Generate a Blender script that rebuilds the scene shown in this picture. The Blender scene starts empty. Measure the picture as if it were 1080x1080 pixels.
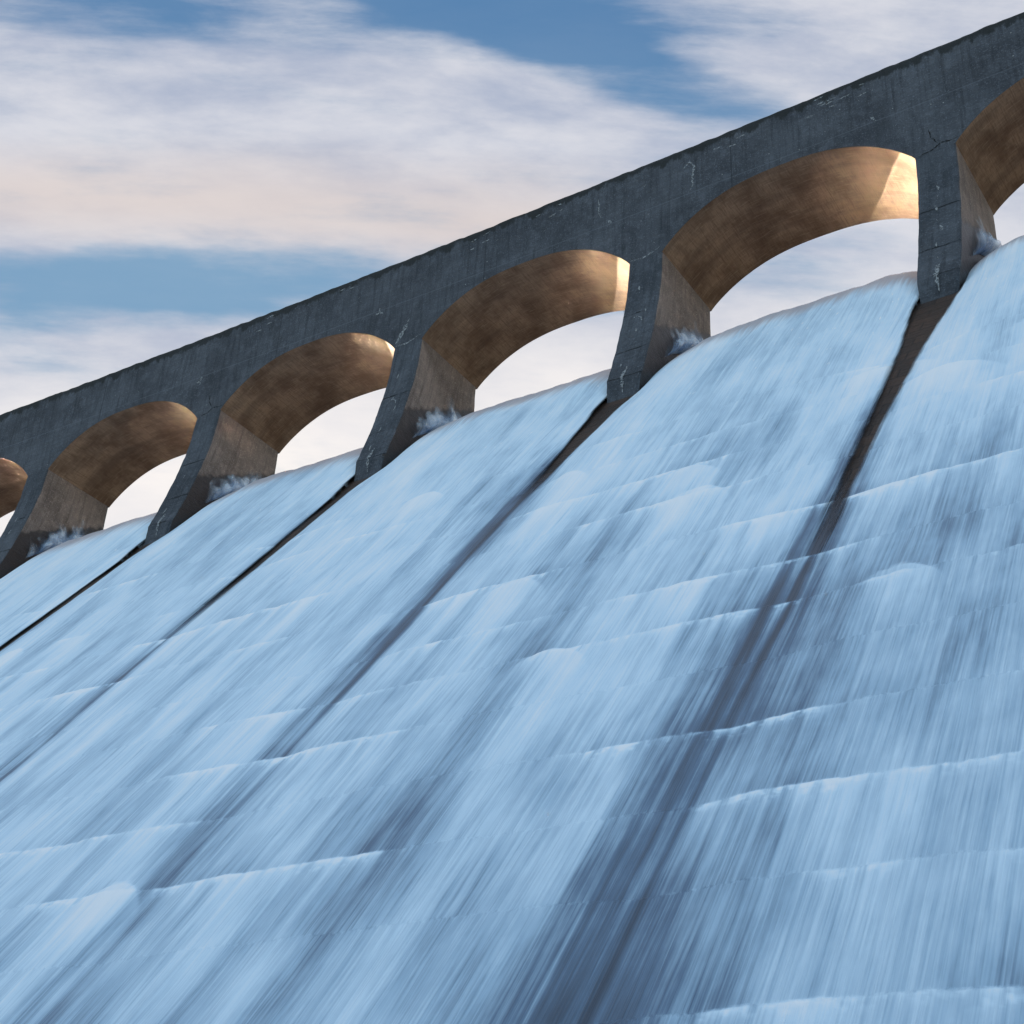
import bpy, bmesh, math, random
import numpy as np
from mathutils import Vector, Matrix

random.seed(7)
SC = bpy.context.scene
COL = SC.collection

# ------------------------------------------------------------------ camera
CAM_P = (21.8499, -27.0268, -25.6280)
F_ = Vector((-0.48592948, 0.71839403, 0.49777762))
R_ = Vector((0.84261254, 0.53632968, 0.04852414))
U_ = Vector((0.23211346, -0.44301297, 0.86594622))
cam = bpy.data.cameras.new("camera")
cam.sensor_fit = 'HORIZONTAL'; cam.sensor_width = 36.0
cam.lens = 36.0 * 1521.573 / 1080.0
cam.clip_start = 0.1; cam.clip_end = 5000
co = bpy.data.objects.new("camera", cam); COL.objects.link(co)
m = Matrix.Identity(4)
for i in range(3):
    m[i][0] = R_[i]; m[i][1] = U_[i]; m[i][2] = -F_[i]; m[i][3] = CAM_P[i]
co.matrix_world = m
SC.camera = co
SC.render.resolution_x = 1024; SC.render.resolution_y = 1024

# ------------------------------------------------------------------ light
SUN_AZ, SUN_EL = math.radians(58), math.radians(7.3)     # azimuth to the left of straight upstream
EXPO = 2.6
SC.view_settings.view_transform = 'Standard'
SC.view_settings.look = 'None'
SC.view_settings.exposure = EXPO
SC.view_settings.gamma = 1.0
SC.view_settings.use_curve_mapping = False
sd = Vector((-math.sin(SUN_AZ) * math.cos(SUN_EL), math.cos(SUN_AZ) * math.cos(SUN_EL), math.sin(SUN_EL)))
sun = bpy.data.lights.new("sun", 'SUN'); sun.energy = 5.0; sun.angle = math.radians(0.5); sun.color = (1.0, 0.87, 0.70)
so = bpy.data.objects.new("sun", sun); COL.objects.link(so)
so.rotation_euler = sd.to_track_quat('Z', 'Y').to_euler(); so.location = (-40, 30, 20)


class NT:
    """small helper for writing node graphs"""
    def __init__(s, tree): s.t = tree; s.n = tree.nodes; s.l = tree.links
    def new(s, k, **kw):
        o = s.n.new(k)
        for a, b in kw.items(): setattr(o, a, b)
        return o
    def put(s, sock, v):
        if isinstance(v, bpy.types.NodeSocket): s.l.new(v, sock)
        elif isinstance(v, (tuple, list)):
            v = list(v)
            if sock.type == 'RGBA' and len(v) == 3: v.append(1.0)
            sock.default_value = v
        else: sock.default_value = v
    def m(s, op, a, b=0.0, c=0.0, clamp=False):
        o = s.new('ShaderNodeMath', operation=op); o.use_clamp = clamp
        s.put(o.inputs[0], a); s.put(o.inputs[1], b); s.put(o.inputs[2], c)
        return o.outputs[0]
    def vm(s, op, a, b=(0, 0, 0)):
        o = s.new('ShaderNodeVectorMath', operation=op)
        s.put(o.inputs[0], a); s.put(o.inputs[1], b)
        return o.outputs['Value'] if op in ('DOT_PRODUCT', 'LENGTH') else o.outputs[0]
    def comb(s, x, y, z=0.0):
        o = s.new('ShaderNodeCombineXYZ'); s.put(o.inputs[0], x); s.put(o.inputs[1], y); s.put(o.inputs[2], z)
        return o.outputs[0]
    def mix(s, f, a, b, mode='MIX'):
        o = s.new('ShaderNodeMix', data_type='RGBA', blend_type=mode); o.clamp_factor = True
        s.put(o.inputs[0], f); s.put(o.inputs[6], a); s.put(o.inputs[7], b)
        return o.outputs[2]
    def noise(s, vec, scale, detail=3.0, rough=0.5, dist=0.0):
        o = s.new('ShaderNodeTexNoise')
        s.put(o.inputs['Vector'], vec); o.inputs['Scale'].default_value = scale
        o.inputs['Detail'].default_value = detail; o.inputs['Roughness'].default_value = rough
        o.inputs['Distortion'].default_value = dist
        return o.outputs['Fac']
    def ss(s, v, a, b, lo=0.0, hi=1.0):
        o = s.new('ShaderNodeMapRange', interpolation_type='SMOOTHSTEP')
        s.put(o.inputs[0], v); s.put(o.inputs[1], a); s.put(o.inputs[2], b); s.put(o.inputs[3], lo); s.put(o.inputs[4], hi)
        return o.outputs[0]
    def bump(s, h, strength, dist):
        o = s.new('ShaderNodeBump'); o.inputs['Strength'].default_value = strength; o.inputs['Distance'].default_value = dist
        s.put(o.inputs['Height'], h); return o.outputs[0]


# ------------------------------------------------------------------ sky (a function of world direction only)
world = bpy.data.worlds.new("World"); SC.world = world; world.use_nodes = True
T = NT(world.node_tree); bg = T.n['Background']
sky = T.new('ShaderNodeTexSky', sky_type='NISHITA'); sky.sun_disc = False
sky.sun_elevation = SUN_EL; sky.sun_rotation = -SUN_AZ
sky.air_density = 1.0; sky.dust_density = 1.0
K = 1.0 / 2 ** EXPO
SKYS = 0.05
nish = T.vm('SCALE', sky.outputs[0]); nish.node.inputs['Scale'].default_value = SKYS
tc = T.new('ShaderNodeTexCoord'); D = tc.outputs['Generated']
# chart of the sky upstream of the dam: centre 34 deg left, 30 deg up
f = T.vm('DOT_PRODUCT', D, (-0.4843, 0.7180, 0.5000))
r = T.vm('DOT_PRODUCT', D, (0.8290, 0.5592, 0.0))
u = T.vm('DOT_PRODUCT', D, (0.2796, -0.4145, 0.8660))
fm = T.m('MAXIMUM', f, 0.15)
X = T.m('DIVIDE', r, fm); Y = T.m('DIVIDE', u, fm)
front = T.ss(f, 0.2, 0.6)
cv = T.comb(X, Y)
wv = T.vm('MULTIPLY', cv, (3.0, 9.0, 1.0))
w1 = T.m('SUBTRACT', T.noise(wv, 1.0, 5, 0.55, 0.0), 0.5)
w2 = T.m('SUBTRACT', T.noise(T.vm('ADD', T.vm('MULTIPLY', cv, (2.2, 5.0, 1.0)), (7.3, 2.1, 0)), 1.0, 6, 0.6), 0.5)
Xd = T.m('MULTIPLY_ADD', w2, 0.10, X)
Yd = T.m('MULTIPLY_ADD', w1, 0.05, Y)
def blob(cx, cy, sx, sy, amp, tilt=0.0):
    dx = T.m('DIVIDE', T.m('SUBTRACT', Xd, cx), sx)
    yy = T.m('SUBTRACT', Yd, cy)
    if tilt: yy = T.m('SUBTRACT', yy, T.m('MULTIPLY', T.m('SUBTRACT', Xd, cx), tilt))
    dy = T.m('DIVIDE', yy, sy)
    e = T.m('MULTIPLY_ADD', dx, dx, T.m('MULTIPLY', dy, dy))
    e = T.m('MULTIPLY', T.m('MULTIPLY', e, e), -0.5)
    return T.m('MULTIPLY', T.m('EXPONENT', e), amp)
blobs = [(-0.07, 0.352, 0.20, 0.036, 1.1, 0.04), (0.07, 0.305, 0.085, 0.022, 0.95, -0.2), (-0.13, 0.148, 0.20, 0.022, 1.05, 0.05),
         (-0.33, 0.130, 0.12, 0.020, 0.95, 0.03), (-0.34, 0.326, 0.10, 0.014, 0.75, 0.0), (0.205, 0.185, 0.06, 0.013, 0.42, 0.1),
         (-0.29, 0.212, 0.055, 0.010, 0.45, 0.0), (0.13, 0.262, 0.05, 0.022, 0.35, 0.2), (0.0, 0.335, 0.12, 0.02, 0.5, -0.1),
         (0.22, 0.285, 0.04, 0.012, 0.3, 0.3), (-0.34, 0.085, 0.035, 0.008, 0.25, 0.0)]
clear = None
for b in blobs:
    v = blob(*b); clear = v if clear is None else T.m('ADD', clear, v)
fine = T.m('SUBTRACT', T.noise(T.vm('MULTIPLY', cv, (7.0, 20.0, 1.0)), 1.0, 8, 0.62, 0.15), 0.5)
fine2 = T.m('SUBTRACT', T.noise(T.comb(T.m('MULTIPLY', X, 5.0), T.m('MULTIPLY', Y, 34.0)), 1.0, 6, 0.6, 0.1), 0.5)
c0 = T.m('ADD', clear, T.m('MULTIPLY', fine, 1.7))
c0 = T.m('ADD', c0, T.m('MULTIPLY', fine2, 1.9))
clearf = T.m('MULTIPLY', T.ss(c0, 0.0, 1.4), 0.92)
# colours in picture brightness, scaled by the exposure
def kc(c): return tuple(x * K for x in c)
blue = T.mix(T.ss(Y, 0.15, 0.36), kc((0.19, 0.36, 0.55)), kc((0.075, 0.21, 0.42)))
shade = T.ss(T.noise(T.vm('MULTIPLY', cv, (5.0, 15.0, 1.0)), 1.0, 8, 0.62, 0.1), 0.28, 0.68)
cl_hi = T.mix(shade, kc((0.40, 0.46, 0.60)), kc((0.70, 0.71, 0.77)))
warm = T.m('MULTIPLY', T.ss(T.m('ABSOLUTE', T.m('SUBTRACT', Yd, 0.198)), 0.055, 0.0), T.ss(X, 0.16, -0.02))
cl_hi = T.mix(T.m('MULTIPLY', warm, 0.75), cl_hi, kc((0.76, 0.66, 0.62)))
cl_lo = T.mix(shade, kc((0.84, 0.82, 0.84)), kc((0.98, 0.93, 0.90)))
cl = T.mix(T.ss(T.m('SUBTRACT', Y, T.m('MULTIPLY', X, 0.15)), 0.17, 0.045), cl_hi, cl_lo)
vis = T.mix(clearf, cl, blue)
# the rest of the sky: Nishita with unseen cloud added to light the water
el = T.new('ShaderNodeSeparateXYZ'); T.put(el.inputs[0], D)
cn = T.noise(T.vm('MULTIPLY', D, (2.0, 2.0, 5.0)), 1.0, 6, 0.6, 0.3)
fill_cl = T.mix(T.ss(cn, 0.35, 0.65), kc((0.48, 0.74, 1.02)), kc((0.77, 0.97, 1.20)))
rest = T.mix(T.m('MULTIPLY', T.ss(el.outputs[2], 0.0, 0.2), 0.82), nish, fill_cl)
lowsun = T.mix(T.ss(el.outputs[2], 0.22, 0.42), nish, vis)
T.put(bg.inputs[0], T.mix(front, rest, lowsun)); bg.inputs[1].default_value = 1.0

# ------------------------------------------------------------------ geometry frame: s along the dam, d upstream, z up
KAP = 0.001129353; RAD = 1.0 / KAP
PITCH, PW, TH, ZT, ZR = 8.0, 1.023, 2.97, 3.391, 0.044
def W3(s, d, z):
    s = np.asarray(s, float); a = s * KAP
    return np.stack([(RAD + d) * np.sin(a), (RAD + d) * np.cos(a) - RAD, np.broadcast_to(z, np.shape(a * 1.0 + d))], -1)

def hashn(i, j, seed):
    i = i.astype(np.int64); j = j.astype(np.int64)
    h = (i * 374761393 + j * 668265263 + seed * 1442695041) & 0x7fffffff
    h = ((h ^ (h >> 13)) * 1274126177) & 0x7fffffff
    h = h ^ (h >> 16)
    return (h & 0xffffff) / float(0xffffff)
def vn(x, y, seed=0):
    x = np.asarray(x, float); y = np.asarray(y, float); x, y = np.broadcast_arrays(x, y)
    xi = np.floor(x); yi = np.floor(y); fx = x - xi; fy = y - yi
    fx = fx * fx * (3 - 2 * fx); fy = fy * fy * (3 - 2 * fy)
    a = hashn(xi, yi, seed); b = hashn(xi + 1, yi, seed); c = hashn(xi, yi + 1, seed); d = hashn(xi + 1, yi + 1, seed)
    return (a * (1 - fx) + b * fx) * (1 - fy) + (c * (1 - fx) + d * fx) * fy
def fbm(x, y, seed=0, o=4):
    t = 0; a = 0.5; n = 0
    for k in range(o):
        t = t + a * vn(x * 2 ** k + 17.3 * k, y * 2 ** k + 5.1 * k, seed + k); n += a; a *= 0.5
    return t / n
def sst(x, a, b):
    t = np.clip((x - a) / (b - a), 0, 1); return t * t * (3 - 2 * t)

def mesh_obj(name, V, Fq, mats, parent=None, uv=None, attrs=None, smooth=True, midx=None):
    me = bpy.data.meshes.new(name)
    V = np.asarray(V, np.float32).reshape(-1, 3)
    if isinstance(Fq, np.ndarray):
        n = len(Fq); me.vertices.add(len(V)); me.vertices.foreach_set('co', V.ravel())
        me.loops.add(n * 4); me.loops.foreach_set('vertex_index', Fq.astype(np.int32).ravel())
        me.polygons.add(n); me.polygons.foreach_set('loop_start', np.arange(0, n * 4, 4, dtype=np.int32))
        me.polygons.foreach_set('loop_total', np.full(n, 4, np.int32))
        me.update(calc_edges=True)
    else:
        me.from_pydata([tuple(map(float, v)) for v in V], [], Fq)
    for mt in mats: me.materials.append(mt)
    if uv is not None:
        uv = np.asarray(uv, np.float32).reshape(-1, 2)
        L = np.zeros(len(me.loops), np.int32); me.loops.foreach_get('vertex_index', L)
        lay = me.uv_layers.new(name="UVMap"); lay.data.foreach_set('uv', uv[L].ravel())
    for k, a in (attrs or {}).items():
        at = me.attributes.new(k, 'FLOAT', 'POINT'); at.data.foreach_set('value', np.asarray(a, np.float32).ravel())
    if midx is not None: me.polygons.foreach_set('material_index', np.asarray(midx, np.int32))
    me.polygons.foreach_set('use_smooth', [smooth] * len(me.polygons))
    me.validate(); me.update()
    o = bpy.data.objects.new(name, me); COL.objects.link(o)
    if parent: o.parent = parent
    return o
def grid_faces(nr, nc, off=0, flip=False):
    i = np.arange(nr - 1)[:, None]; j = np.arange(nc - 1)[None, :]
    a = i * nc + j
    q = np.stack([a, a + 1, a + nc + 1, a + nc], -1).reshape(-1, 4) + off
    return q[:, ::-1].copy() if flip else q
def tag(o, label, cat, group=None):
    o['label'] = label; o['category'] = cat
    if group: o['group'] = group
def struct(o, kind='structure'): o['kind'] = kind

# ------------------------------------------------------------------ materials
def mat(name):
    m = bpy.data.materials.new(name); m.use_nodes = True
    t = NT(m.node_tree); return m, t, t.n['Principled BSDF']
def uvnode(t):
    o = t.new('ShaderNodeUVMap'); o.uv_map = 'UVMap'; return o.outputs[0]

def concrete(name, base, dark, board=True, topdark=False, joints=()):
    m, t, b = mat(name)
    uv = uvnode(t)
    geo = t.new('ShaderNodeTexCoord').outputs['Object']
    big = t.noise(geo, 0.55, 5, 0.6)
    med = t.noise(geo, 3.0, 6, 0.65)
    fin = t.noise(geo, 26.0, 5, 0.7)
    c = t.mix(t.ss(big, 0.3, 0.7), dark, base)
    c = t.mix(t.m('MULTIPLY', t.ss(med, 0.45, 0.70), 0.42), c, tuple(x * 1.6 for x in base))
    # rain streaks running down
    st = t.noise(t.vm('MULTIPLY', uv, (7.0, 0.5, 1)), 1.0, 5, 0.6)
    c = t.mix(t.m('MULTIPLY', t.ss(st, 0.46, 0.70), 0.6), c, tuple(x * 0.55 for x in dark))
    st2 = t.noise(t.vm('ADD', t.vm('MULTIPLY', uv, (16.0, 0.9, 1)), (3.1, 7.7, 0)), 1.0, 4, 0.6)
    c = t.mix(t.m('MULTIPLY', t.ss(st2, 0.56, 0.8), 0.35), c, tuple(x * 1.9 for x in base))
    # speckle: pits and lime grains
    c = t.mix(t.m('MULTIPLY', t.ss(fin, 0.52, 0.72), 0.7), c, tuple(x * 2.3 for x in base))
    c = t.mix(t.m('MULTIPLY', t.ss(fin, 0.45, 0.22), 0.6), c, tuple(x * 0.4 for x in dark))
    vor = t.new('ShaderNodeTexVoronoi'); t.put(vor.inputs['Vector'], geo); vor.inputs['Scale'].default_value = 3.2
    sp = t.m('LESS_THAN', vor.outputs['Distance'], 0.05)
    sel = t.m('GREATER_THAN', t.noise(geo, 1.7, 2, 0.5), 0.55)
    c = t.mix(t.m('MULTIPLY', t.m('MULTIPLY', sp, sel), 0.8), c, (0.42, 0.42, 0.40))
    sep = t.new('ShaderNodeSeparateXYZ'); t.put(sep.inputs[0], uv)
    if topdark:   # dark lichen hanging from the parapet edge, and the line of an old pour joint
        edge = t.m('SUBTRACT', ZT, sep.outputs[1])
        wob = t.m('MULTIPLY', t.noise(t.vm('MULTIPLY', uv, (2.2, 1.0, 1)), 1.0, 6, 0.7), 1.0)
        lich = t.ss(t.m('SUBTRACT', edge, t.m('MULTIPLY', t.m('POWER', wob, 2.5), 1.5)), 0.06, -0.10)
        c = t.mix(t.m('MULTIPLY', lich, 0.85), c, (0.018, 0.020, 0.018))
        jl = t.m('ABSOLUTE', t.m('SUBTRACT', t.m('ADD', sep.outputs[1], t.m('MULTIPLY', big, 0.06)), 1.72))
        c = t.mix(t.m('MULTIPLY', t.ss(jl, 0.03, 0.0), 0.4), c, tuple(x * 1.7 for x in base))
        fr = t.m('ABSOLUTE', t.m('SUBTRACT', t.m('FRACT', t.m('DIVIDE', t.m('ADD', sep.outputs[0], 1.9), 8.0)), 0.5))
        c = t.mix(t.m('MULTIPLY', t.ss(fr, 0.0035, 0.0), 0.6), c, tuple(x * 0.3 for x in dark))
    h = t.m('ADD', t.m('MULTIPLY', med, 0.6), t.m('MULTIPLY', fin, 0.35))
    for jz in joints:
        jl = t.m('ABSOLUTE', t.m('SUBTRACT', t.m('MULTIPLY_ADD', med, 0.10, sep.outputs[1]), jz + 0.05))
        c = t.mix(t.m('MULTIPLY', t.ss(jl, 0.035, 0.008), t.ss(t.noise(geo, 2.0, 3, 0.6), 0.4, 0.55)), c, tuple(x * 0.15 for x in dark))
    if board:
        bl = t.m('ABSOLUTE', t.m('SUBTRACT', t.m('FRACT', t.m('MULTIPLY', sep.outputs[1], 5.5)), 0.5))
        ln = t.ss(bl, 0.04, 0.0)
        c = t.mix(t.m('MULTIPLY', ln, 0.22), c, tuple(x * 0.5 for x in dark))
        h = t.m('SUBTRACT', h, t.m('MULTIPLY', ln, 0.25))
    t.put(b.inputs['Base Color'], c)
    b.inputs['Roughness'].default_value = 0.82
    b.inputs['Specular IOR Level'].default_value = 0.3
    t.put(b.inputs['Normal'], t.bump(h, 0.9, 0.03))
    return m
M_FACE = concrete('weathered_concrete', (0.092, 0.099, 0.113), (0.047, 0.051, 0.060), topdark=True)  # skylight's blue put into the base colour, here and on pier fronts
M_PIER = concrete('pier_concrete', (0.084, 0.092, 0.106), (0.040, 0.046, 0.055), joints=(-2.05, -3.55, -4.63))
M_FLANK = concrete('bounce_warmed_concrete', (0.235, 0.190, 0.165), (0.135, 0.108, 0.094))  # warm bounced sunlight painted into the flank colour
# the flanks are soaked dark where the water runs along them
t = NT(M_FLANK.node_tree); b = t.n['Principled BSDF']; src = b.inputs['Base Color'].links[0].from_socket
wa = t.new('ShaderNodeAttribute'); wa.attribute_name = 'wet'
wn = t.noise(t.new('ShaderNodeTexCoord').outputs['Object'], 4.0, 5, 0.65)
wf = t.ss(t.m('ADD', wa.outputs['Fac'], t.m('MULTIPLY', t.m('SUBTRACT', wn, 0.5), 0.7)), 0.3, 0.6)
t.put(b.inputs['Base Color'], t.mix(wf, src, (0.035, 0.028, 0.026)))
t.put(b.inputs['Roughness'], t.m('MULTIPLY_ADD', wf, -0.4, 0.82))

# wooden-shuttered soffit: warm brown, grain running through the arch
M_SOF, t, b = mat('shuttered_soffit')
uv = uvnode(t)
g1 = t.noise(t.vm('MULTIPLY', uv, (2.2, 26.0, 1)), 1.0, 5, 0.65)
g2 = t.noise(t.vm('MULTIPLY', uv, (26.0, 2.5, 1)), 1.0, 5, 0.65)
bg_ = t.noise(t.vm('MULTIPLY', uv, (0.9, 0.9, 1)), 1.0, 5, 0.6)
fin = t.noise(t.vm('MULTIPLY', uv, (30, 30, 1)), 1.0, 4, 0.7)
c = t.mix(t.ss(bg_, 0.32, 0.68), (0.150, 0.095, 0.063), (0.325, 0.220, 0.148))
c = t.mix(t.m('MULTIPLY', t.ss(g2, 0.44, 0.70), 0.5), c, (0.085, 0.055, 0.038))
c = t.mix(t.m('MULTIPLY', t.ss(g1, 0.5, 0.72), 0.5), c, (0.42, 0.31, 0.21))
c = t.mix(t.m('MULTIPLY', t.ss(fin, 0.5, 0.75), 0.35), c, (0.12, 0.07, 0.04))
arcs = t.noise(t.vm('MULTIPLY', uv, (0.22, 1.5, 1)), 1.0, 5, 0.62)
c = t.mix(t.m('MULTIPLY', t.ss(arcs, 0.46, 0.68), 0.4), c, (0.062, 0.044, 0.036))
sep = t.new('ShaderNodeSeparateXYZ'); t.put(sep.inputs[0], uv)
bl = t.m('ABSOLUTE', t.m('SUBTRACT', t.m('FRACT', t.m('MULTIPLY', sep.outputs[0], 2.6)), 0.5))
ln = t.ss(bl, 0.035, 0.0)
c = t.mix(t.m('MULTIPLY', ln, t.m('MULTIPLY', t.ss(bg_, 0.4, 0.6), 0.5)), c, (0.09, 0.055, 0.035))
t.put(b.inputs['Base Color'], c); b.inputs['Roughness'].default_value = 0.95
b.inputs['Specular IOR Level'].default_value = 0.1
t.put(b.inputs['Normal'], t.bump(t.m('ADD', t.m('MULTIPLY', g2, 0.5), t.m('ADD', t.m('MULTIPLY', g1, 0.3), t.m('MULTIPLY', fin, 0.3))), 0.7, 0.02))

M_LIME, t, b = mat('lime_stain')
geo = t.new('ShaderNodeTexCoord').outputs['Object']
n = t.noise(geo, 40, 3, 0.6)
t.put(b.inputs['Base Color'], t.mix(n, (0.16, 0.17, 0.18), (0.42, 0.43, 0.43)))
t.put(b.inputs['Alpha'], t.ss(t.noise(geo, 18, 5, 0.7), 0.38, 0.56)); b.inputs['Roughness'].default_value = 0.9
M_CRACK, t, b = mat('crack_shadow')
b.inputs['Base Color'].default_value = (0.015, 0.014, 0.013, 1); b.inputs['Roughness'].default_value = 1.0
geo = t.new('ShaderNodeTexCoord').outputs['Object']
t.put(b.inputs['Alpha'], t.ss(t.noise(geo, 14, 5, 0.7), 0.40, 0.50))

# wet masonry of the spillway
M_STONE, t, b = mat('wet_masonry')
uv = uvnode(t)
br = t.new('ShaderNodeTexBrick'); t.put(br.inputs['Vector'], t.vm('ADD', uv, (0, 0.35, 0)))
br.inputs['Scale'].default_value = 1.0; br.inputs['Brick Width'].default_value = 1.1; br.inputs['Row Height'].default_value = 0.5
br.inputs['Mortar Size'].default_value = 0.02; br.inputs['Mortar Smooth'].default_value = 0.4
br.inputs['Color1'].default_value = (0.024, 0.018, 0.015, 1); br.inputs['Color2'].default_value = (0.060, 0.034, 0.022, 1)
br.inputs['Mortar'].default_value = (0.02, 0.015, 0.012, 1)
n1 = t.noise(uv, 5, 6, 0.65)
c = t.mix(t.m('MULTIPLY', t.ss(n1, 0.4, 0.7), 0.6), br.outputs['Color'], (0.03, 0.022, 0.018))
t.put(b.inputs['Base Color'], c); b.inputs['Roughness'].default_value = 0.55; b.inputs['Specular IOR Level'].default_value = 0.2
t.put(b.inputs['Normal'], t.bump(t.m('ADD', t.m('MULTIPLY', br.outputs['Fac'], -0.5), n1), 0.8, 0.05))

# falling water: white foam threads over thin dark water
M_WATER, t, b = mat('falling_water')
uv = uvnode(t)
at = t.new('ShaderNodeAttribute'); at.attribute_name = 'foam'; foam = at.outputs['Fac']
a2 = t.new('ShaderNodeAttribute'); a2.attribute_name = 'cover'; cover = a2.outputs['Fac']
a3 = t.new('ShaderNodeAttribute'); a3.attribute_name = 'seg'; seg = a3.outputs['Fac']
sep = t.new('ShaderNodeSeparateXYZ'); t.put(sep.inputs[0], uv)
S, Lv = sep.outputs[0], sep.outputs[1]
def streak(fs, fl, det, off, usd=0.35):
    vec = t.comb(t.m('MULTIPLY', S, fs), t.m('MULTIPLY', Lv, fl), t.m('MULTIPLY_ADD', seg, usd, off))
    return t.noise(vec, 1.0, det, 0.62)
s1 = streak(3.0, 0.16, 4, 1.0)
s2 = streak(10.0, 0.30, 4, 5.0, 0.6)
s25 = streak(20.0, 0.38, 3, 3.0, 0.8)
s3 = streak(42.0, 0.6, 3, 9.0, 1.0)
st = t.m('ADD', t.m('MULTIPLY', s1, 0.20), t.m('ADD', t.m('MULTIPLY', s2, 0.24), t.m('ADD', t.m('MULTIPLY', s25, 0.26), t.m('MULTIPLY', s3, 0.22))))
st = t.m('MULTIPLY', t.m('SUBTRACT', st, 0.5), 3.0)
veil = t.m('SUBTRACT', t.noise(t.comb(t.m('MULTIPLY', S, 0.9), t.m('MULTIPLY', Lv, 0.33), 4.4), 1.0, 5, 0.6), 0.5)
dens = t.m('ADD', t.m('MULTIPLY_ADD', veil, 0.75, foam), t.m('MULTIPLY', st, 0.44))
dens = t.ss(dens, -0.15, 1.15)
cr_ = t.new('ShaderNodeValToRGB'); t.put(cr_.inputs[0], dens); e_ = cr_.color_ramp.elements
e_[0].position = 0.0; e_[0].color = (0.040, 0.068, 0.105, 1); e_[1].position = 1.0; e_[1].color = (0.93, 0.95, 0.97, 1)
for p_, c_ in ((0.22, (0.12, 0.20, 0.30, 1)), (0.48, (0.38, 0.54, 0.68, 1)), (0.74, (0.66, 0.82, 0.94, 1))):
    q_ = e_.new(p_); q_.color = c_
col = cr_.outputs[0]
tick = t.noise(t.comb(t.m('MULTIPLY', S, 11.0), t.m('MULTIPLY', Lv, 2.6), 2.0), 1.0, 2, 0.5)
tick = t.m('MULTIPLY', t.ss(tick, 0.66, 0.74), t.m('MULTIPLY', t.ss(Lv, 3.6, 4.6), t.ss(Lv, 11.0, 7.0)))
col = t.mix(t.m('MULTIPLY', tick, 0.8), col, (0.95, 0.96, 0.97))
crestf = t.ss(t.m('ADD', Lv, t.m('MULTIPLY', s2, 1.6)), 5.3, 4.1)
col = t.mix(t.m('MULTIPLY', crestf, 0.75), col, (0.46, 0.37, 0.36))
t.put(b.inputs['Base Color'], col)
glassy = t.ss(t.m('ADD', Lv, t.m('MULTIPLY', s2, 0.8)), 3.1, 2.5)
col = t.mix(t.m('MULTIPLY', glassy, 0.9), col, (0.10, 0.12, 0.13))
t.put(b.inputs['Roughness'], t.m('MAXIMUM', t.m('SUBTRACT', t.m('MULTIPLY_ADD', dens, 0.45, 0.3), t.m('MULTIPLY', glassy, 0.6)), 0.12))
b.inputs['Specular IOR Level'].default_value = 0.25
alpha = t.ss(t.m('ADD', cover, t.m('MULTIPLY', st, 0.5)), 0.08, 0.85)
t.put(b.inputs['Alpha'], alpha)
t.put(b.inputs['Normal'], t.bump(st, 0.3, 0.04))

M_RES, t, b = mat('reservoir_water')
b.inputs['Base Color'].default_value = (0.02, 0.03, 0.035, 1); b.inputs['Roughness'].default_value = 0.15
b.inputs['IOR'].default_value = 1.33
geo = t.new('ShaderNodeTexCoord').outputs['Object']
t.put(b.inputs['Normal'], t.bump(t.noise(geo, 1.2, 4, 0.6), 0.03, 0.2))
M_POOL, t, b = mat('churning_pool')
geo = t.new('ShaderNodeTexCoord').outputs['Object']
n = t.noise(geo, 0.6, 6, 0.65)
t.put(b.inputs['Base Color'], t.mix(t.ss(n, 0.35, 0.6), (0.12, 0.2, 0.26), (0.75, 0.82, 0.86))); b.inputs['Roughness'].default_value = 0.4
t.put(b.inputs['Normal'], t.bump(n, 0.6, 0.3))
M_GRASS, t, b = mat('rough_hillside')
geo = t.new('ShaderNodeTexCoord').outputs['Object']
n = t.noise(geo, 0.4, 8, 0.7)
t.put(b.inputs['Base Color'], t.mix(n, (0.035, 0.045, 0.015), (0.11, 0.09, 0.045))); b.inputs['Roughness'].default_value = 0.95
t.put(b.inputs['Normal'], t.bump(n, 1.0, 0.6))
M_SPLASH, t, b = mat('splash_foam')
geo = t.new('ShaderNodeTexCoord').outputs['Object']
aw = t.new('ShaderNodeAttribute'); aw.attribute_name = 'dens'
nn = t.noise(t.vm('MULTIPLY', geo, (1.0, 1.0, 0.45)), 3.5, 2, 0.45)
t.put(b.inputs['Base Color'], t.mix(t.ss(nn, 0.35, 0.65), (0.24, 0.40, 0.62), (0.74, 0.86, 0.98)))
t.put(b.inputs['Alpha'], t.ss(t.m('ADD', aw.outputs['Fac'], t.m('MULTIPLY', t.m('SUBTRACT', nn, 0.5), 1.3)), 0.05, 1.0, 0.0, 0.8))
b.inputs['Roughness'].default_value = 0.45

# ------------------------------------------------------------------ dam profile: z of the stone and water against d
ZBOT = -31.0
def prof(n_top=26):
    """centre line of the spillway from the crest down: arrays d, z, unit normal (d,z), distance l"""
    d = list(np.linspace(2.6, -0.9, n_top)); z = []
    for x in d:
        q = 2.6 - x; z.append(-2.09 - 1.27 * q * q / 7.0)
    return np.array(d), np.array(z)
def prof_at(l):
    """l = distance down the water surface from the crest (d = 2.6)"""
    dd, zz = prof(200)
    ll = np.concatenate([[0], np.cumsum(np.hypot(np.diff(dd), np.diff(zz)))])
    L0 = ll[-1]
    d = np.interp(l, ll, dd); z = np.interp(l, ll, zz)
    ext = np.maximum(l - L0, 0); c = math.hypot(1, 1.27)
    d = d - ext / c; z = z - ext * 1.27 / c
    m = np.where(l < L0, 1.27 * (2.6 - d) / 3.5, 1.27)
    nrm = np.hypot(m, 1)
    return d, z, -m / nrm, 1 / nrm
def l_of_z(zq):
    ll = np.linspace(0, 45, 4000); d, z, _, _ = prof_at(ll)
    return float(np.interp(-zq, -z, ll))
STONE_OFF = -0.42
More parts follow.
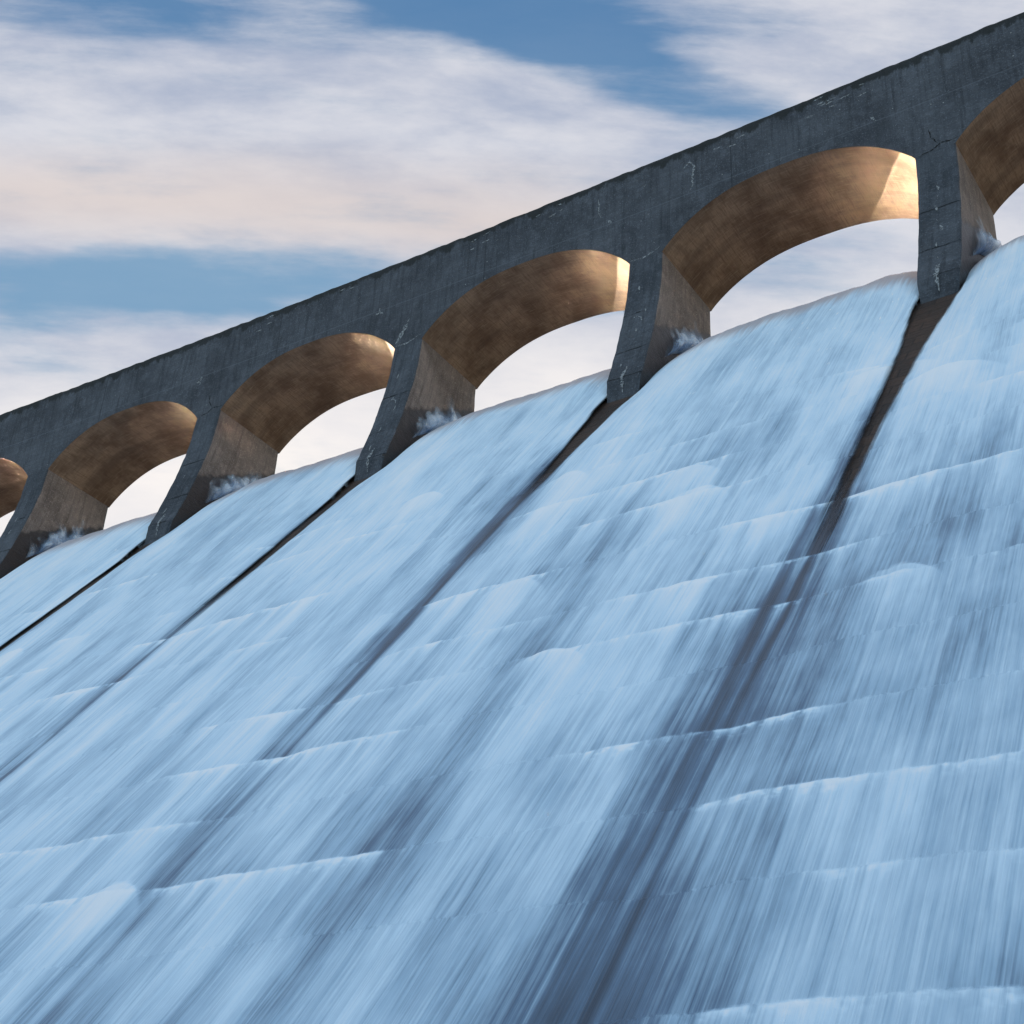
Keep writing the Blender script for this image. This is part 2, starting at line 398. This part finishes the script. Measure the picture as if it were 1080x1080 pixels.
LED = [l_of_z(z + 0.05) for z in (-8.7, -10.0, -11.25, -12.57, -14.08, -15.62, -16.75, -18.0, -19.24, -20.5, -21.7, -23.08, -24.4, -25.7)]

# stone body
ls = np.concatenate([np.linspace(0, 5, 26), np.linspace(5.4, 38, 60)])
ss_ = np.linspace(-56, 56, 281)
d, z, nd, nz = prof_at(ls)
toff = STONE_OFF + 0.08 * sst(ls, 5.5, 8.5)
Dg = (d + nd * toff)[:, None] + 0 * ss_[None]; Zg = (z + nz * toff)[:, None] + 0 * ss_[None]
Sg = ss_[None] + 0 * Dg
V = W3(Sg, Dg, Zg).reshape(-1, 3); V[:, 2] = Zg.ravel()
UVs = np.stack([Sg, ls[:, None] + 0 * Sg], -1)
nr, nc = Sg.shape
Fq = grid_faces(nr, nc)
# upstream wall and flat back
top = V[:nc]; back_d = 5.0
Vb = np.concatenate([W3(ss_, np.full(nc, back_d), np.full(nc, -2.6)), W3(ss_, np.full(nc, back_d), np.full(nc, -31.5))])
V2 = np.concatenate([V, Vb]); o1 = len(V)
j = np.arange(nc - 1)
Fb = np.concatenate([np.stack([j + 1, j, o1 + j, o1 + j + 1], -1), np.stack([o1 + j + 1, o1 + j, o1 + nc + j, o1 + nc + j + 1], -1)])
UV2 = np.concatenate([UVs.reshape(-1, 2), np.stack([ss_, 0 * ss_ - 2], -1), np.stack([ss_, 0 * ss_ - 30], -1)])
dam = mesh_obj('spillway_dam', V2, np.concatenate([Fq, Fb]), [M_STONE], uv=UV2)
tag(dam, 'steep brown stone dam face under the falling water, bare below each pier', 'dam')

# ------------------------------------------------------------------ falling water sheet
STRIP = {}     # pier index -> (half width at top, length of the dry strip, seed)
rnd = random.Random(3)
for i in range(-7, 8): STRIP[i] = (0.42, 9.0, i)
STRIP[2] = (0.42, 18.0, 2); STRIP[1] = (0.42, 8.0, 1); STRIP[0] = (0.22, 12.0, 0); STRIP[-1] = (0.20, 14.0, -1); STRIP[-2] = (0.2, 14.0, -2)
scol = np.concatenate([np.arange(-50, -26, 0.25), np.arange(-26, 4, 0.075), np.arange(4, 22.5, 0.045), np.arange(22.5, 50.1, 0.25)])
lr = list(np.arange(0, 38, 0.11))
for L in LED: lr += list(np.arange(L - 0.16, L + 0.30, 0.025))
lr = np.array(sorted(set(np.round(lr, 3))))
lr = lr[np.concatenate([[True], np.diff(lr) > 0.012])]
S, L = np.meshgrid(scol, lr)
d0, z0, nd, nz = prof_at(lr)
d0, z0, nd, nz = [a[:, None] + 0 * S for a in (d0, z0, nd, nz)]
cen = PW / 2
ip = np.round((S + cen) / PITCH).astype(int)
x = S + cen - ip * PITCH                       # distance from the nearest pier's centre plane
wander = (fbm(L * 0.25, ip * 3.7, 11, 3) - 0.5) * 0.25 * sst(L, 7, 18)
x = x + wander
hw = np.zeros_like(S); slen = np.ones_like(S)
for i, (a, ln_, sd_) in STRIP.items():
    mk = ip == i; hw[mk] = a; slen[mk] = ln_
LF = 6.0                                        # where the pier foot meets the face
tt = np.clip((L - LF) / slen, 0, 1)
pw_ = np.where(ip == 2, 4.2, np.where(ip == 1, 2.2, 1.5))
lo_ = hw * (1 - tt) ** pw_ * (0.8 + 0.4 * fbm(L * 0.8, ip * 5.1, 5, 3)) + 0.035
half = 0.45 + (lo_ - 0.45) * sst(L, 5.1, 6.9)
half = half + 0.05 * (fbm(L * 1.5, np.sign(x) * 3 + ip * 2.0, 23, 3) - 0.5)
edge = np.abs(x) - half
cover = sst(edge, -0.05, 0.13 + 0.12 * sst(L, 5, 12))
cover = np.maximum(cover, sst(tt, 0.35, 0.95) * 1.2)
# sheet thickness, fullest in mid bay near the crest, thinner lower down
thick = 0.16 + 0.20 * (1 - sst(L, 2, 16))
bulge = 1 - np.exp(-(np.maximum(edge, 0) / np.where(x > 0, 0.95 - 0.3 * sst(L, 5, 10), 0.45 + 0.6 * sst(L, 4, 7))) ** 1.25)
h = -0.36 + (0.06 + 0.30 * bulge * (1 - 0.82 * sst(L, 5.5, 14)) + 0.04 * sst(L, 8, 14)) + np.where(x > 0, -0.10, 0) * np.exp(-np.maximum(edge, 0) / 0.3) * sst(L, 6.5, 4.5)
h = h + (fbm(S * 0.5, L * 0.22, 31, 4) - 0.5) * 0.10 * bulge * sst(L, 2, 6)
h = h + (fbm(S * 2.6, L * 0.35, 41, 4) - 0.5) * 0.05 * bulge * sst(L, 1, 5)
h = h + ((fbm(S * 0.7, L * 0.4, 33, 4) - 0.5) * 0.16 + (fbm(S * 2.6, L * 0.5, 34, 3) - 0.5) * 0.07) * sst(L, 0.8, 2.2) * sst(L, 7, 4) * bulge
h = h + (fbm(S * 7.0, L * 0.7, 43, 2) - 0.5) * 0.02 * bulge
# foam density
foam = 0.79 + 0.0 * S
foam -= 0.13 * sst(L, 7, 28) + 0.10 * sst(S, 0, 14) * sst(L, 6, 22)
foam += (fbm(S * 0.45, L * 0.12, 51, 4) - 0.5) * 0.32
foam += (fbm(S * 1.7, L * 0.16, 61, 4) - 0.5) * 0.38 * (0.5 + 0.5 * sst(L, 6, 20))
bandw = 0.30 + np.where(ip == 2, 0.36, 0.20) * sst(L, 8, 24) + 0.2 * (fbm(L * 0.4, ip * 7.7, 71, 3) - 0.5)
bandc = x + 0.25 * sst(L, 10, 24)
band = np.exp(-(bandc / bandw) ** 2) * (0.7 + 0.6 * fbm(S * 4, L * 0.2, 81, 4)) * (0.35 + 1.3 * fbm(S * 9, L * 0.15, 82, 2))
foam -= np.where(ip == 2, 0.36, 0.25) * band * sst(L, LF - 1.5, LF + 3)
foam -= np.where(ip == 2, 0.75, np.where(np.abs(ip) <= 1, 0.35, 0.15)) * np.exp(-(x / (0.05 + 0.05 * fbm(L * 0.9, ip * 2.2, 85, 2))) ** 2) * sst(L, LF, LF + 3) * sst(L, 25, 17) * (0.5 + fbm(L * 1.3, ip * 4.4, 86, 3))
foam -= np.where(ip == 1, 0.42, 0.0) * np.exp(-((x + 0.15) / 0.55) ** 2) * sst(L, 7.5, 10) * sst(L, 22, 14) * (0.6 + 0.8 * fbm(S * 6, L * 0.3, 87, 3))
# thin glassy water as it rolls over the crest
foam -= 0.15 * sst(4.0 - L + 0.7 * (fbm(S * 3, L * 0.5, 83, 3) - 0.5), 0, 1.4)
seg = np.zeros_like(S)
for k, Lk in enumerate(LED):
    wob = (fbm(S * 0.5, k * 9.1 + 0 * S, 91, 3) - 0.5) * 0.07 + (fbm(S * 6, k * 3.3 + 0 * S, 97, 3) - 0.5) * 0.04
    amp = sst(fbm(S * 0.33, k * 5.7 + 0 * S, 101, 4), 0.46, 0.68) * (0.55 + 0.9 * fbm(S * 3.5, k * 2.9 + 0 * S, 111, 3))
    amp = amp * (0.45 + 0.55 * sst(S, -14, 8)) * (1.0 if k > 2 else 0.7) * (0.45 + 0.75 * sst(fbm(S * 1.3, k * 8.3 + 0 * S, 103, 3), 0.38, 0.58))
    q = L - (Lk + wob)
    rise = sst(q, -0.05, 0.015)
    fall = np.exp(-np.maximum(q, 0) / (0.28 + 0.3 * fbm(S * 2.2, k + 0 * S, 121, 2)))
    h = h + 0.012 * amp * rise * fall * (bulge * 0.8 + 0.2)
    rag = sst(fbm(S * 9, k * 4.3 + 0 * S, 141, 4), 0.30, 0.62)
    foam += 0.55 * amp * rag * rise * np.exp(-np.maximum(q, 0) / (0.03 + 0.06 * rag))
    foam += 0.35 * amp * sst(fbm(S * 16, L * 9 + k, 151, 3), 0.55, 0.75) * np.exp(-(np.maximum(q, 0) / 0.16) ** 2) * rise
    foam += 0.34 * amp * rise * np.exp(-np.maximum(q, 0) / 0.8) * (fbm(S * 5, k * 1.7 + 0 * S, 131, 4) * 2.4 - 0.75)
    foam -= 0.05 * amp * sst(q, -0.5, -0.08) * (1 - rise)
    seg = seg + rise * 0.9
# thrown arcs: wisps where the sheet leaps off a ledge
rg = np.random.RandomState(5)
for k in range(26):
    Lk = LED[rg.randint(0, len(LED))] + rg.uniform(-0.3, 0.3); s0 = rg.uniform(-24, 20); w = rg.uniform(0.25, 0.9); ln_ = rg.uniform(0.8, 2.6)
    y = (S - s0) / w
    q = L - Lk - 0.55 * y * y * w - 0.15 * y
    msk = np.exp(-np.abs(y) ** 2.5) * sst(q, -0.06, 0.04) * np.exp(-np.maximum(q, 0) / ln_)
    foam += 0.30 * msk; h = h + 0.03 * msk * sst(cover, 0.3, 0.9)
h = np.where(cover < 0.02, -0.5, h)
Dg = d0 + nd * h; Zg = z0 + nz * h
V = W3(S, Dg, Zg); V[..., 2] = Zg
water = mesh_obj('water', V.reshape(-1, 3), grid_faces(*S.shape), [M_WATER], uv=np.stack([S, L], -1),
                 attrs={'foam': foam, 'cover': cover, 'seg': seg})
struct(water)

# reservoir upstream, kept level with the crest
sr = np.linspace(-56, 56, 60); dr = np.array([2.6, 4, 8, 20, 60, 200, 420])
A, B = np.meshgrid(sr, dr); wid = 1 + np.maximum(B - 20, 0) / 120
V = W3(A, B, -2.12 + 0 * A); V[..., 0] = V[..., 0] * wid; V[..., 2] = -2.12
res = mesh_obj('reservoir', V.reshape(-1, 3), grid_faces(len(dr), len(sr), flip=False), [M_RES]); struct(res)

# ------------------------------------------------------------------ arched bridge
bridge = bpy.data.objects.new('arched_bridge', None); COL.objects.link(bridge); bridge.location = (0, 0, 0)
tag(bridge, 'grey concrete bridge of wide arches on curved piers along the dam crest', 'bridge')
I0, I1 = -6, 6
ow = PITCH - PW
def arch_z(sl, rise):
    x = np.abs((np.asarray(sl) - ow / 2) / (ow / 2))
    return rise * np.clip(1 - np.clip(x, 0, 1) ** 2.5, 0, 1) ** 0.92
RISE_F, RISE_B = 1.46, 1.30

def lime_ribbon(V, F, MI, pts, w, mi, dfun=None):
    """narrow ragged ribbon lying 4 mm proud of the front face, pts in (s, z)"""
    pts = np.array(pts, float); out = []
    n = max(2, int(np.sum(np.hypot(*np.diff(pts, axis=0).T)) / 0.05))
    tpar = np.linspace(0, 1, n); acc = np.concatenate([[0], np.cumsum(np.hypot(*np.diff(pts, axis=0).T))]); acc /= acc[-1]
    c = np.stack([np.interp(tpar, acc, pts[:, 0]), np.interp(tpar, acc, pts[:, 1])], -1)
    c += np.random.RandomState(int(abs(pts[0, 0]) * 97) % 999).uniform(-0.012, 0.012, c.shape)
    dv = np.gradient(c, axis=0); dv /= np.hypot(dv[:, 0], dv[:, 1])[:, None] + 1e-9
    ww = w * np.sin(np.linspace(0.25, math.pi - 0.1, n)) * np.random.RandomState(n).uniform(0.4, 1.2, n)
    o = len(V)
    for k in range(n):
        nx, nz_ = -dv[k, 1], dv[k, 0]
        for sg in (-1, 1):
            V.append(W3(c[k, 0] + sg * nx * ww[k] / 2, -0.005 if dfun is None else dfun(c[k, 1]), c[k, 1] + sg * nz_ * ww[k] / 2))
    for k in range(n - 1): F.append((o + 2 * k, o + 2 * k + 2, o + 2 * k + 3, o + 2 * k + 1)); MI.append(mi)

# front spandrel wall: grid from arch curve (or springing) to the top, plus parapet thickness
def spandrel(front):
    dface = 0.0 if front else TH
    rise = RISE_F if front else RISE_B
    cols = []
    for i in range(I0, I1):
        a = i * PITCH - PW
        cols += list(np.linspace(a, i * PITCH, 12)[:-1]); cols += list(i * PITCH + ow * (0.5 - 0.5 * np.cos(np.linspace(0, math.pi, 91)))[:-1])
    cols.append(I1 * PITCH - PW); cols += list(np.linspace(I1 * PITCH - PW, I1 * PITCH, 12)[1:])
    cols = np.array(cols); sl = cols - np.floor(cols / PITCH) * PITCH
    zb = np.where(sl <= ow + 1e-6, arch_z(np.clip(sl, 0, ow), rise), 0.0)
    nrw = 46
    tz = np.linspace(0, 1, nrw)[:, None]
    ztop = ZT + (fbm(cols * 3.1, 0 * cols, 7, 5) - 0.5) * 0.07
    Z = zb[None] * (1 - tz) + ztop[None] * tz
    Sx = cols[None] + 0 * Z
    jit = (fbm(Sx * 2.5, Z * 2.5, 3, 4) - 0.5) * 0.02 * np.minimum(1, (ZT - Z) * 4 + 0.3)
    sgn = -1 if front else 1
    Dd = dface + sgn * np.abs(jit) * 0.6
    Dd[-1] += -sgn * 0.025; Z[-2] -= 0.0
    V = W3(Sx, Dd, Z); V[..., 2] = Z
    UV = np.stack([Sx, Z], -1).reshape(-1, 2)
    nr, nc = Z.shape
    V = V.reshape(-1, 3); F1 = grid_faces(nr, nc, flip=not front)
    # top and inner faces of the parapet
    inner = dface - sgn * 0.38
    Vt = [W3(cols, np.full(nc, inner), ztop - 0.01), W3(cols, np.full(nc, inner), np.full(nc, ZT - 1.15))]
    Vt[0][:, 2] = ztop - 0.01
    o = nr * nc; last = (nr - 1) * nc; j = np.arange(nc - 1)
    F2 = np.concatenate([np.stack([last + j, last + j + 1, o + j + 1, o + j], -1), np.stack([o + j, o + j + 1, o + nc + j + 1, o + nc + j], -1)])
    if not front: F2 = F2[:, ::-1]
    V = np.concatenate([V] + Vt); UV = np.concatenate([UV, np.stack([cols, ztop], -1), np.stack([cols, 0 * cols + ZT - 1.15], -1)])
    Fl = [tuple(q) for q in np.concatenate([F1, F2]).tolist()]; MI = [0] * len(Fl); VV = list(V)
    if front:
        UVl = UV
        R = lime_ribbon
        R(VV, Fl, MI, [(5.94, 2.78), (6.0, 2.55), (5.97, 2.3), (6.06, 2.02)], 0.07, 1)
        R(VV, Fl, MI, [(8.62, 2.62), (8.85, 2.83), (9.0, 2.6), (8.93, 2.2), (8.95, 1.95), (8.8, 1.72)], 0.075, 1)
        for (s0, z0_) in ((6.4, 1.72), (-1.75, 1.62), (-9.2, 1.5), (14.1, 1.75)):
            rr = np.random.RandomState(int(s0 * 10) % 97)
            for q in range(4):
                an = rr.uniform(0, 6.28); l_ = rr.uniform(0.08, 0.22)
                R(VV, Fl, MI, [(s0, z0_), (s0 + l_ * math.cos(an), z0_ + l_ * math.sin(an))], 0.09, 1)
        R(VV, Fl, MI, [(-0.98, 0.15), (-0.7, 0.6), (-0.55, 0.95)], 0.17, 1)
        for i in (0, 1):
            R(VV, Fl, MI, [(i * 8 - 1.0, 0.06), (i * 8 - 0.6, 0.02), (i * 8 - 0.3, 0.10), (i * 8 - 0.05, 0.22)], 0.05, 1)
        for i in (-1, 2):   # open joints over two piers
            R(VV, Fl, MI, [(i * 8 - 0.85, 0.02), (i * 8 - 0.55, 0.06), (i * 8 - 0.35, 0.2), (i * 8 - 0.02, 0.14), (i * 8 + 0.12, 0.2)], 0.05, 2)
            R(VV, Fl, MI, [(i * 8 - 0.4, 0.2), (i * 8 - 0.55, 0.45), (i * 8 - 0.6, 0.75)], 0.05, 2)
        rr = np.random.RandomState(4)
        for s0 in (9.8, 12.6, 12.8, 4.2, -6.5, 13.6, 2.0, -3.4): # leached scabs under the parapet edge and loose flecks
            for q in range(5):
                a = s0 + rr.uniform(-0.5, 0.5); zz = rr.uniform(2.7, 3.25)
                R(VV, Fl, MI, [(a, zz), (a + rr.uniform(0.1, 0.3), zz + rr.uniform(-0.03, 0.05))], 0.05, 1)
        for s0 in (3.9, 4.15, 11.5, -4.5, -2.7, 7.4, 7.45, -6.9):
            z0_ = rr.uniform(0.9, 2.6)
            zmin = float(arch_z((s0 % 8) if (s0 % 8) < ow else 0, RISE_F)) + 0.15
            z0_ = max(z0_, zmin)
            R(VV, Fl, MI, [(s0, z0_), (s0 + 0.05, z0_ + 0.12)], 0.06, 1)
        UV = np.concatenate([UV, np.zeros((len(VV) - len(UV), 2))])
    return mesh_obj('spandrel_wall', VV, Fl, [M_FACE, M_LIME, M_CRACK], bridge, uv=UV, midx=MI, smooth=False)
spf = spandrel(True); spb = spandrel(False)

# road deck between the parapets
sx = np.linspace(I0 * PITCH - PW, I1 * PITCH, 120)
V = []; 
for (dd, zz) in ((0.38, ZT - 1.0), (TH - 0.38, ZT - 1.0), (TH - 0.38, ZT - 1.4), (0.38, ZT - 1.4)): V.append(W3(sx, np.full(120, dd), np.full(120, zz)))
V = np.concatenate(V); j = np.arange(119); Fd = []
for a in range(4):
    b_ = (a + 1) % 4; Fd.append(np.stack([a * 120 + j, a * 120 + j + 1, b_ * 120 + j + 1, b_ * 120 + j], -1))
mesh_obj('deck', V, np.concatenate(Fd), [M_PIER], bridge, uv=V[:, :2])

# arch soffits
for i in range(I0, I1):
    th = np.linspace(0, math.pi, 121); sl = ow * (0.5 - 0.5 * np.cos(th)); dn = np.linspace(0, TH, 40)
    SL, DN = np.meshgrid(sl, dn)
    rs = RISE_F + (RISE_B - RISE_F) * DN / TH
    Z = arch_z(SL, rs)
    bump_ = (fbm(SL * 1.1 + i * 13, DN * 1.1, 8, 4) - 0.5) * 0.02 * np.sin(DN / TH * math.pi) * np.sin(SL / ow * math.pi)
    Z = Z + bump_
    V = W3(SL + i * PITCH, DN, Z); V[..., 2] = Z
    arc = np.concatenate([[0], np.cumsum(np.hypot(np.diff(sl), np.diff(arch_z(sl, RISE_F))))])
    uv = np.stack([arc[None] + 0 * Z + i * 11.3, DN + i * 3.1], -1)
    mesh_obj('arch_soffit', V.reshape(-1, 3), grid_faces(*Z.shape, flip=True), [M_SOF], bridge, uv=uv)

# piers
zk = np.array([0.0, -1.0, -1.6, -2.4, -3.4, -4.0, -4.6, -4.66, -5.3, -7.0])
dk = np.array([0.0, -0.09, -0.20, -0.39, -0.68, -0.88, -1.10, -1.13, -1.16, -1.16])
for i in range(I0, I1 + 1):
    zs = np.concatenate([np.arange(-0.004, -4.55, -0.08), np.arange(-4.56, -4.74, -0.03), np.arange(-4.76, -6.2, -0.09)])
    rings = []; uvs = []
    dfr = np.interp(-zs, -zk, dk)
    for q, (zz, df) in enumerate(zip(zs, dfr)):
        taper = float(sst(np.array(-zz), 4.3, 5.3))
        sL = i * PITCH - PW; sR = i * PITCH - 0.10 * taper
        cf, cr = 0.03 + 0.05 * taper, 0.09
        poly = [(sL, df + cf * 2.5), (sL + cf * 0.8, df), (sR - cf, df), (sR, df + cf), (sR, TH - cr), (sR - cr * 0.8, TH), (sL + cr * 0.8, TH), (sL, TH - cr)]
        poly.append(poly[0]); P = []; Uc = []
        acc = 0
        for a in range(8):
            (x0, y0), (x1, y1) = poly[a], poly[a + 1]; ln_ = math.hypot(x1 - x0, y1 - y0)
            n_ = 1 if ln_ < 0.3 else (10 if a in (1, 5) else 24)
            for k in range(n_):
                f_ = k / n_; P.append((x0 + (x1 - x0) * f_, y0 + (y1 - y0) * f_)); Uc.append(acc + ln_ * f_)
            acc += ln_
        P = np.array(P); Uc = np.array(Uc)
        rings.append((P, zz)); uvs.append(np.stack([Uc + i * 7.7, np.full(len(Uc), zz)], -1))
    n_ = len(rings[0][0]); Pm = np.array([r_[0] for r_ in rings]); Zm = np.array([[r_[1]] * n_ for r_ in rings])
    cx = i * PITCH - PW / 2
    nz1 = (fbm(Pm[..., 0] * 3 + Pm[..., 1] * 2.1 + i, Zm * 2.6 + Pm[..., 1], 15, 5) - 0.5)
    Pm[..., 0] += np.sign(Pm[..., 0] - cx) * nz1 * 0.03 * sst(-Zm, 0.1, 0.6)
    Pm[..., 1] += np.where(Pm[..., 1] < 1.0, -1, 0) * (fbm(Pm[..., 0] * 5, Zm * 5, 16, 4) - 0.5) * 0.035 * sst(-Zm, 0.1, 0.6)
    V = W3(Pm[..., 0], Pm[..., 1], Zm); V[..., 2] = Zm
    nr = len(zs); ii = np.arange(nr - 1)[:, None]; jj = np.arange(n_)[None]
    a = ii * n_ + jj; b_ = ii * n_ + (jj + 1) % n_
    Fp = np.stack([a, a + n_, b_ + n_, b_], -1).reshape(-1, 4)
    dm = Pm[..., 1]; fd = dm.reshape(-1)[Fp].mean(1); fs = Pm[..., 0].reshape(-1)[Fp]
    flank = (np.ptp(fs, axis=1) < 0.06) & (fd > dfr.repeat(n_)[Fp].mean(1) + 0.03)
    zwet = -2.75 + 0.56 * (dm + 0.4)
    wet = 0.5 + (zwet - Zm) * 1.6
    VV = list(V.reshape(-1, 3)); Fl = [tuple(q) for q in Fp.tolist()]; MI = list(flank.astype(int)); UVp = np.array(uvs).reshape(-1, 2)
    dfun = lambda zz: float(np.interp(-zz, -zk, dk)) - 0.026
    rr = np.random.RandomState(60 + i); sc_ = i * PITCH - PW * 0.52
    for q in range(9 if i == 2 else 5):
        zz = -1.1 - q * (0.45 if i == 2 else 0.75) + rr.uniform(-0.15, 0.15); a_ = sc_ + rr.uniform(-0.06, 0.08) * (1 if i == 2 else 3)
        lime_ribbon(VV, Fl, MI, [(a_, zz), (a_ + rr.uniform(-0.05, 0.05), zz - rr.uniform(0.1, 0.28))], rr.uniform(0.04, 0.08), 2, dfun)
    lime_ribbon(VV, Fl, MI, [(sc_ + 0.05, -4.25), (sc_ - 0.02, -4.6), (sc_ + 0.03, -5.15)], 0.11, 2, dfun)
    lime_ribbon(VV, Fl, MI, [(sc_ - 0.18, -2.35), (sc_ - 0.05, -2.2), (sc_ + 0.1, -2.3), (sc_ + 0.16, -2.48)], 0.05, 2, dfun) if i in (0, 1) else None
    UVp = np.concatenate([UVp, np.zeros((len(VV) - len(UVp), 2))]); wet = np.concatenate([wet.ravel(), np.zeros(len(VV) - wet.size)])
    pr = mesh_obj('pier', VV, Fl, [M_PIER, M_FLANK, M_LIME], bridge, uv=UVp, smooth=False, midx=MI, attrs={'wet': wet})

# ------------------------------------------------------------------ splash against the near flank of each pier
SIDE = {-2: 'first pier from the left edge', -1: 'second pier from the left edge', 0: 'middle pier of the five',
        1: 'pier next left of the largest one', 2: 'largest, rightmost pier'}
def water_z(dq):
    dd, zz = prof(200); return np.interp(dq, dd[::-1], zz[::-1])
for i in range(-2, 3):
    rg = np.random.RandomState(40 + i)
    # core mound: grid along the flank (a) and up the flank (b)
    na, nb = 70, 26
    a = np.linspace(0, 1, na)[None]; b2 = np.linspace(0, 1, nb)[:, None]
    d_ = 2.85 - 2.9 * a + 0 * b2
    base = np.interp(2.85 - 2.9 * a, *[q[::-1] for q in prof(200)]) - 0.16
    hh = (0.78 + 0.25 * np.exp(-((a - 0.35) / 0.28) ** 2)) * (0.7 + 0.6 * fbm(a * 9 + i * 7, 0 * a, 33, 4))
    prof_b = np.sin(b2 * math.pi)
    VV = []; FF = []; DD = []
    for q, (so_, sh_) in enumerate(((0.35, 1.12), (0.65, 1.0), (1.0, 0.85), (1.25, 0.66))):
        out = 0.02 + so_ * (0.34 * prof_b * (1 - 0.55 * b2) + (fbm(a * 8 + i + b2 * 2.0 + q * 3, b2 * 1.2, 35, 3) - 0.5) * 0.16 * prof_b)
        Z = base + sh_ * hh * b2 * (0.85 + 0.35 * fbm(a * 7 + i * 3 + q * 5, b2, 37, 2)) - 0.05
        V = W3(i * PITCH + out, d_, Z); V[..., 2] = Z
        FF.append(grid_faces(nb, na, off=len(VV) * nb * na)); VV.append(V.reshape(-1, 3))
        DD.append(((1.0 - 0.95 * b2) * (1 - np.abs(2 * a - 1) ** 3) + 0 * Z).ravel())
    me = mesh_obj('splash', np.concatenate(VV), np.concatenate(FF), [M_SPLASH], attrs={'dens': np.concatenate(DD)})
    tag(me, 'splash climbing the flank of the ' + SIDE.get(i, 'pier cut by the left photo edge'), 'splash', 'splashes where the water strikes the piers')

# ------------------------------------------------------------------ ground around and below, out of the picture
gx = np.linspace(-900, 900, 121); gy = np.linspace(-900, 900, 121)
GX, GY = np.meshgrid(gx, gy)
side = sst(np.abs(GX), 52, 75 + np.abs(GY) * 0.1)
up = sst(GY, 3, 9)
GZ = -33 + side * 33 * (1 + 0 * GY) + (fbm(GX * 0.02, GY * 0.02, 3, 4) - 0.5) * 6 * side
V = np.stack([GX, GY, np.minimum(GZ, 0.5)], -1)
g = mesh_obj('ground', V.reshape(-1, 3), grid_faces(121, 121), [M_GRASS]); struct(g)
V = [(-56, -900, -30.5), (56, -900, -30.5), (56, -18, -30.5), (-56, -18, -30.5)]
pool = mesh_obj('river', V, [(0, 1, 2, 3)], [M_POOL], smooth=False); struct(pool)

SC.cycles.max_bounces = 8; SC.cycles.transparent_max_bounces = 12
SC.cycles.use_denoising = True; SC.cycles.blur_glossy = 0.1; SC.cycles.sample_clamp_indirect = 0.0; SC.cycles.caustics_reflective = True
